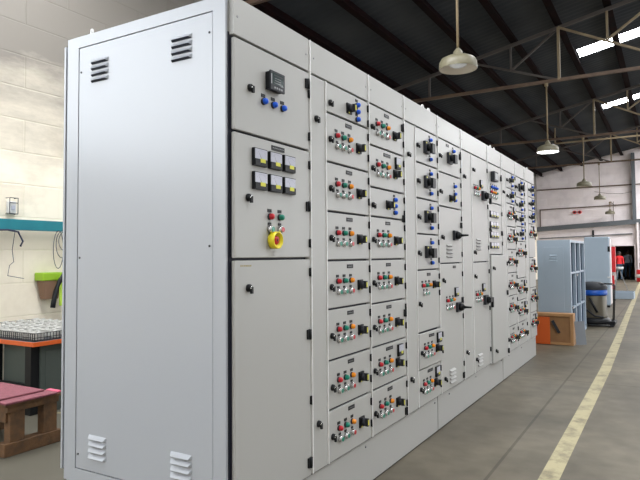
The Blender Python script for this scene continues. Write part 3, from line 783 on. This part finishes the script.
# ------------------------------------------------------------------ far end of the aisle
t = thing('open_steel_rack', 'blue-grey steel enclosure with open side bays behind the wooden crate', 'steel enclosure', (-2.0, 10.9, 0))
H1 = 1.74
MB().box(0, .54, 0, .02, 0.01, H1, 'bluegrey').box(.11, .43, -.006, 0, .12, H1-.12, 'bluegrey').build('end_panel', t, bevel=.003)
q = MB()
for k in range(3): q.add([(.20, -.006, H1-.25-k*.045), (.33, -.006, H1-.25-k*.045), (.32, -.022, H1-.275-k*.045), (.21, -.022, H1-.275-k*.045), (.20, -.006, H1-.28-k*.045), (.33, -.006, H1-.28-k*.045)], [(0, 1, 2, 3), (0, 3, 4), (1, 5, 2)], 'bluegrey')
q.build('vent', t)
MB().box(0, .02, 0.02, 2.0, 0.01, H1, 'bluedark').build('back_panel', t)
MB().box(0, .54, 0.02, 2.0, H1-.04, H1, 'bluegrey').build('top_panel', t)
MB().box(0, .54, 0.02, 2.0, 0.01, .08, 'bluegrey').build('base', t)
for y in (.02, .62, 1.25, 1.92): MB().box(.49, .54, y, y+.08, .08, H1-.04, 'bluegrey').box(.02, .49, y+.03, y+.05, .08, H1-.04, 'bluedark').build('upright', t)
for y in (.10, .70, 1.33):
    for z in (.55, 1.15): MB().box(.50, .535, y, y+.52, z, z+.03, 'bluegrey').build('shelf_rail', t)
MB().box(.54, .56, .05, .16, .56, .60, 'steel').box(.54, .56, .68, .78, 1.1, 1.14, 'steel').build('fastener', t)

t = thing('steel_enclosure', 'tall blue-grey steel enclosure standing behind the vacuum cleaner', 'steel enclosure', (-2.08, 18.3, 0))
MB().box(0, .64, 0, .45, 0.06, 1.97, 'bluegrey').build('body', t, bevel=.03, seg=3)
MB().box(.02, .62, .02, .43, 0.002, .06, 'black').build('base', t)
MB().box(.64, .66, .05, .42, .1, 1.9, 'farwall').build('door', t, bevel=.005)
MB().box(.60, .66, -.02, 0, 1.55, 1.70, 'black').box(.58, .66, -.03, 0, .82, .86, 'white').build('handle', t)
tag(MB().box(0, .10, 0, .05, 0, .38, 'black').build('dark_post', loc=(-3.8, 37.35, 2.46)), 'short dark post on the far wall above the tall blue-grey enclosure', 'post')

t = thing('wooden_crate', 'open plywood crate with an orange panel on the floor beside the switchboard', 'crate', (-2.0, 10.45, 0))
w_, h_ = .62, .515
MB().box(.0, w_-.05, .03, .05, .046, h_-.046, 'plyd').build('back_board', t)
MB().box(0, w_, 0, .24, 0.004, .045, 'ply').build('bottom_board', t, bevel=.003)
MB().box(0, w_, 0, .24, h_-.045, h_, 'ply').build('top_board', t, bevel=.003)
MB().box(w_-.05, w_, 0, .24, .045, h_-.045, 'ply').build('side_board', t, bevel=.003)
MB().box(-.02, .26, -.012, 0, .01, h_-.06, 'orange').build('orange_panel', t, bevel=.002)
MB().bar((.30, -.005, .40), (.40, .01, .20), .03, .045, 'dgrey').build('strap', t)
T = Matrix.Rotation(math.radians(12), 4, 'Y')
q = MB(); q.box(0, .15, 0, .010, 0, .38, 'beamp', Matrix.Rotation(math.radians(-12), 4, 'X') @ Matrix.Rotation(math.radians(-6), 4, 'Y')); tag(q.build('steel_sheet', loc=(-1.34, 10.47, .02)), 'grey steel sheet leaning on the right side of the wooden crate', 'steel sheet')

# vacuum cleaner
t = thing('vacuum_cleaner', 'industrial wet and dry vacuum cleaner with a blue band and black base', 'vacuum cleaner', (-1.40, 13.65, 0))
MB().lathe([(.27, .13), (.262, .22), (.255, .26), (.255, .62), (.245, .64)], 'vacbody', axis='z', n=32).build('drum', t)
MB().lathe([(.265, .64), (.270, .66), (.270, .74), (.260, .75)], 'vacblue', axis='z', n=32).build('blue_band', t)
MB().lathe([(.27, .75), (.275, .80), (.25, .86), (.15, .91), (0, .92)], 'dgrey', axis='z', n=32, cap=False).build('motor_head', t)
q = MB(); q.lathe([(.30, .05), (.33, .08), (.32, .14), (.27, .18)], 'black', axis='z', n=24); q.box(.0, .42, -.22, .22, .05, .12, 'black'); q.build('base', t, bevel=.01)
for x, y in ((-.2, -.18), (-.2, .18), (.36, -.18), (.36, .18)): MB().lathe([(.045, -.02), (.045, .02)], 'dgrey', c=(x, y, .046), axis='y', n=14).build('wheel', t)
q = MB()
for y in (-.16, .16): q.tube([(-.10, y, .86), (.10, y, .88), (.36, y, .87), (.40, y, .83), (.39, y, .5), (.37, y, .11)], .010, 'black')
q.tube([(.40, -.16, .85), (.40, .16, .85)], .010, 'black'); q.build('trolley_handle', t)
MB().tube([(-.05, -.24, .58), (.0, -.29, .50), (.06, -.30, .38), (.10, -.29, .30)], .025, 'black').build('hose', t)
MB().tube([(-.22, -.08, .6), (-.12, -.24, .35), (.05, -.27, .22), (.2, -.2, .2)], .018, 'dgrey').build('hose', t)

q = MB(); q.box(0, .62, 0, .9, .002, .02, 'bluegrey')
for a in ((0, .62, 0, .02), (0, .62, .88, .9), (0, .02, .02, .88), (.60, .62, .02, .88)): q.box(*a, .02, .22, 'bluegrey')
tag(q.build('steel_tray', loc=(-1.66, 21.9, 0), bevel=.004), 'shallow blue-grey steel box lying open on the aisle floor beyond the vacuum', 'steel box')

t = thing('hose_cabinet', 'red upright cabinet partly hidden behind the tall blue-grey enclosure', 'red cabinet', (-1.74, 21.2, 0))
MB().box(0, .24, 0, .2, .9, 1.72, 'redp').build('body', t, bevel=.01); MB().box(.08, .14, .06, .12, .0, .9, 'brown').build('post', t); MB().box(.0, .22, .0, .2, .002, .03, 'dgrey').build('base', t)
MB().box(.03, .20, -.04, 0, .35, .8, 'redp').build('hose_reel', t, bevel=.02)
t = thing('tripod_stand', 'thin tripod stand with a white top beside the red cabinet', 'stand', (-1.62, 24.2, 0))
MB().lathe([(.16, .92), (.17, .95), (.17, 1.0), (.15, 1.01)], 'white', axis='z', n=20).build('top', t)
for a in (0, 2.1, 4.2): MB().bar((.03*math.cos(a), .03*math.sin(a), .93), (.34*math.cos(a), .34*math.sin(a), .0), .022, .022, 'steel').build('leg', t)

t = thing('red_drum', 'red drum with a white band by the right edge near the far doorway', 'drum', (-1.28, 35.3, 0))
MB().lathe([(.22, .01), (.24, .03), (.24, .62), (.22, .64)], 'redp', axis='z', n=24).build('body', t)
MB().lathe([(.243, .22), (.243, .40)], 'white', axis='z', n=24).build('white_band', t)
t = thing('fire_extinguisher', 'dark fire extinguisher standing on top of the red drum', 'fire extinguisher', (-1.28, 35.3, .642))
MB().lathe([(.08, 0), (.085, .02), (.085, .34), (.04, .42), (.025, .46)], 'brown', axis='z', n=16).build('cylinder', t)
MB().box(-.02, .08, -.02, .02, .455, .50, 'black').build('handle', t)

for x, lb in ((-4.70, 'left one of the two round red sockets on the far wall'), (-4.42, 'right one of the two round red sockets on the far wall')):
    t = thing('wall_socket', lb, 'socket', (x, 37.39, 3.92), group='red sockets on the far wall')
    MB().lathe([(.10, -.10), (.10, -.02), (.08, 0)], 'redp', axis='y', n=16).build('body', t)
    MB().lathe([(.06, -.12), (.06, -.10)], 'dgrey', axis='y', n=16).build('cap', t)
cable([(-3.6, 37.2, 5.05), (-2.9, 37.2, 4.90), (-2.2, 37.2, 4.86), (-1.7, 37.2, 4.93)], .012, 'thin wire sagging across the far wall below the upper rail', 'rail', 'wire')

# ------------------------------------------------------------------ people at the doorway
def person(loc, rotz, label, shirt, trousers, arm, h=1.6):
    t = thing('person', label, 'person', loc, (0, 0, rotz))
    s = h/1.75
    V = [(0, 0, .98), (0, 0, 1.12), (0, .0, 1.30), (0, 0, 1.44), (0, 0, 1.52), (0, -.01, 1.58), (0, -.015, 1.66), (0, -.01, 1.72),
         (.19, 0, 1.41), (.24, .01, 1.14), (.20, -.14, .98), (.16, -.24, 1.00), (-.19, 0, 1.41), (-.25, .01, 1.14), (-.24, -.06, .90), (-.23, -.08, .80),
         (.10, 0, .92), (.11, -.03, .50), (.11, .02, .09), (.11, -.12, .04), (-.10, 0, .92), (-.12, .02, .50), (-.13, .06, .09), (-.13, -.08, .04)]
    if not arm: V[10] = (.24, -.06, .90); V[11] = (.23, -.08, .80)
    E_ = [(0, 1), (1, 2), (2, 3), (3, 4), (4, 5), (5, 6), (6, 7), (3, 8), (8, 9), (9, 10), (10, 11), (3, 12), (12, 13), (13, 14), (14, 15), (0, 16), (16, 17), (17, 18), (18, 19), (0, 20), (20, 21), (21, 22), (22, 23)]
    Rr = [(.15, .10), (.14, .10), (.16, .11), (.13, .09), (.055, .055), (.07, .08), (.08, .095), (.055, .065), (.065, .065), (.05, .05), (.035, .035), (.032, .045), (.065, .065), (.05, .05), (.035, .035), (.032, .045),
          (.09, .09), (.06, .06), (.045, .045), (.035, .03), (.09, .09), (.06, .06), (.045, .045), (.035, .03)]
    me = bpy.data.meshes.new('body'); me.from_pydata([(x*s, y*s, z*s) for x, y, z in V], E_, [])
    o = put(me, 'body', t)
    sk = o.modifiers.new('skin', 'SKIN'); 
    for i, r in enumerate(Rr): me.skin_vertices[0].data[i].radius = (r[0]*s, r[1]*s)
    me.skin_vertices[0].data[0].use_root = True
    o.modifiers.new('subd', 'SUBSURF').levels = 1; o.modifiers['subd'].render_levels = 2
    # clothes follow height bands of the one body
    m = bpy.data.materials.new('clothed_' + shirt); m.use_nodes = True; N = m.node_tree.nodes; L = m.node_tree.links; b = N['Principled BSDF']; b.inputs['Roughness'].default_value = .85
    tc = N.new('ShaderNodeTexCoord'); sx = N.new('ShaderNodeSeparateXYZ'); L.new(tc.outputs['Object'], sx.inputs[0])
    rp = N.new('ShaderNodeValToRGB'); rp.color_ramp.interpolation = 'CONSTANT'
    cs = [(0, (.01, .01, .012)), (.055, M[trousers].node_tree.nodes['Principled BSDF'].inputs[0].default_value[:3]), (.56, M[shirt].node_tree.nodes['Principled BSDF'].inputs[0].default_value[:3]), (.845, (.10, .05, .035))]
    e = rp.color_ramp.elements; e[0].color = (*cs[0][1], 1); e[1].position = cs[1][0]; e[1].color = (*cs[1][1], 1)
    for p_, c_ in cs[2:]: k = e.new(p_); k.color = (*c_, 1)
    dv = N.new('ShaderNodeMath'); dv.operation = 'DIVIDE'; dv.inputs[1].default_value = 1.78*s; L.new(sx.outputs[2], dv.inputs[0]); L.new(dv.outputs[0], rp.inputs[0]); L.new(rp.outputs[0], b.inputs[0])
    me.materials.append(m)
    q = MB()
    for i in range(1): q.lathe([(0, .075), (.05, .07), (.08, .04), (.088, 0), (.085, -.03)], 'hair', c=(0, .012*s, 1.70*s), axis='z', n=16, cap=False)
    q.build('hair', t)
    # face: nose, eyes, mouth, ears
    q = MB()
    hy = -.108*s
    q.add([(-.012, hy+.012, 1.665*s), (.012, hy+.012, 1.665*s), (0, hy-.014, 1.635*s), (0, hy+.012, 1.69*s)], [(0, 1, 2), (1, 3, 2), (3, 0, 2)], 'skin')
    for x in (-.085, .085): q.lathe([(0, -.03), (.018, 0), (0, .03)], 'skin', c=(x*s, .005, 1.655*s), axis='z', n=8, cap=False)
    q.build('nose_and_ears', t)
    q = MB()
    for x in (-.03, .03): q.lathe([(.009, -.003), (.005, .0)], 'white', c=(x, hy+.012, 1.68*s), axis='y', n=8)
    q.box(-.022, .022, hy+.006, hy+.014, 1.605*s, 1.611*s, 'brown'); q.build('eyes_and_mouth', t)
    # hands: palm, four fingers and a thumb
    for hx, hyv, hz, sx_, ln in ((V[11][0], V[11][1], V[11][2], 1, arm), (V[15][0], V[15][1], V[15][2], -1, False)):
        q = MB(); d = Vector((-.3*sx_, -1, 0)).normalized() if ln else Vector((0, -.15, -1)).normalized()
        p = Vector((hx, hyv, hz))*s; sd = Vector((0, 0, 1)) if ln else Vector((0, 1, 0))
        for k, L_ in enumerate((.065, .075, .070, .055)):
            b0 = p + sd*(.018*(k-1.5)); q.tube([b0, b0+d*.05, b0+d*(.05+L_*.5)+Vector((-.008*sx_, 0, 0)), b0+d*(.045+L_)+Vector((-.025*sx_, 0, 0))], .0085, 'skin', 6)
        q.tube([p+sd*.03, p+sd*.05+d*.03, p+sd*.052+d*.06], .010, 'skin', 6)
        q.build('hand', t)
    return t
person((-2.42, 36.95, 0), PI*.15, 'person in a red shirt and dark blue trousers standing at the far doorway', 'cloth_red', 'denim', True, 1.60)
person((-2.13, 39.2, 0), -.1, 'person in a pale shirt standing in the dim room beyond the doorway', 'pale', 'denim', False, 1.66)

# ------------------------------------------------------------------ light
wd = bpy.data.worlds.new('daylight'); SC.world = wd; wd.use_nodes = True
nt = wd.node_tree; bg = nt.nodes['Background']
bg.inputs[0].default_value = (.92, .96, 1.0, 1); bg.inputs[1].default_value = 5.6
ld = bpy.data.lights.new('lamp_glow', 'POINT'); ld.energy = 40; ld.color = (.75, .87, 1); ld.shadow_soft_size = .1
lo = bpy.data.objects.new('lamp_glow', ld); C.objects.link(lo); lo.location = (-2.47, 15.14, 3.90)

vs_ = SC.view_settings; vs_.view_transform = 'Standard'; vs_.look = 'None'; vs_.gamma = 1; vs_.exposure = 0.0; vs_.use_curve_mapping = False
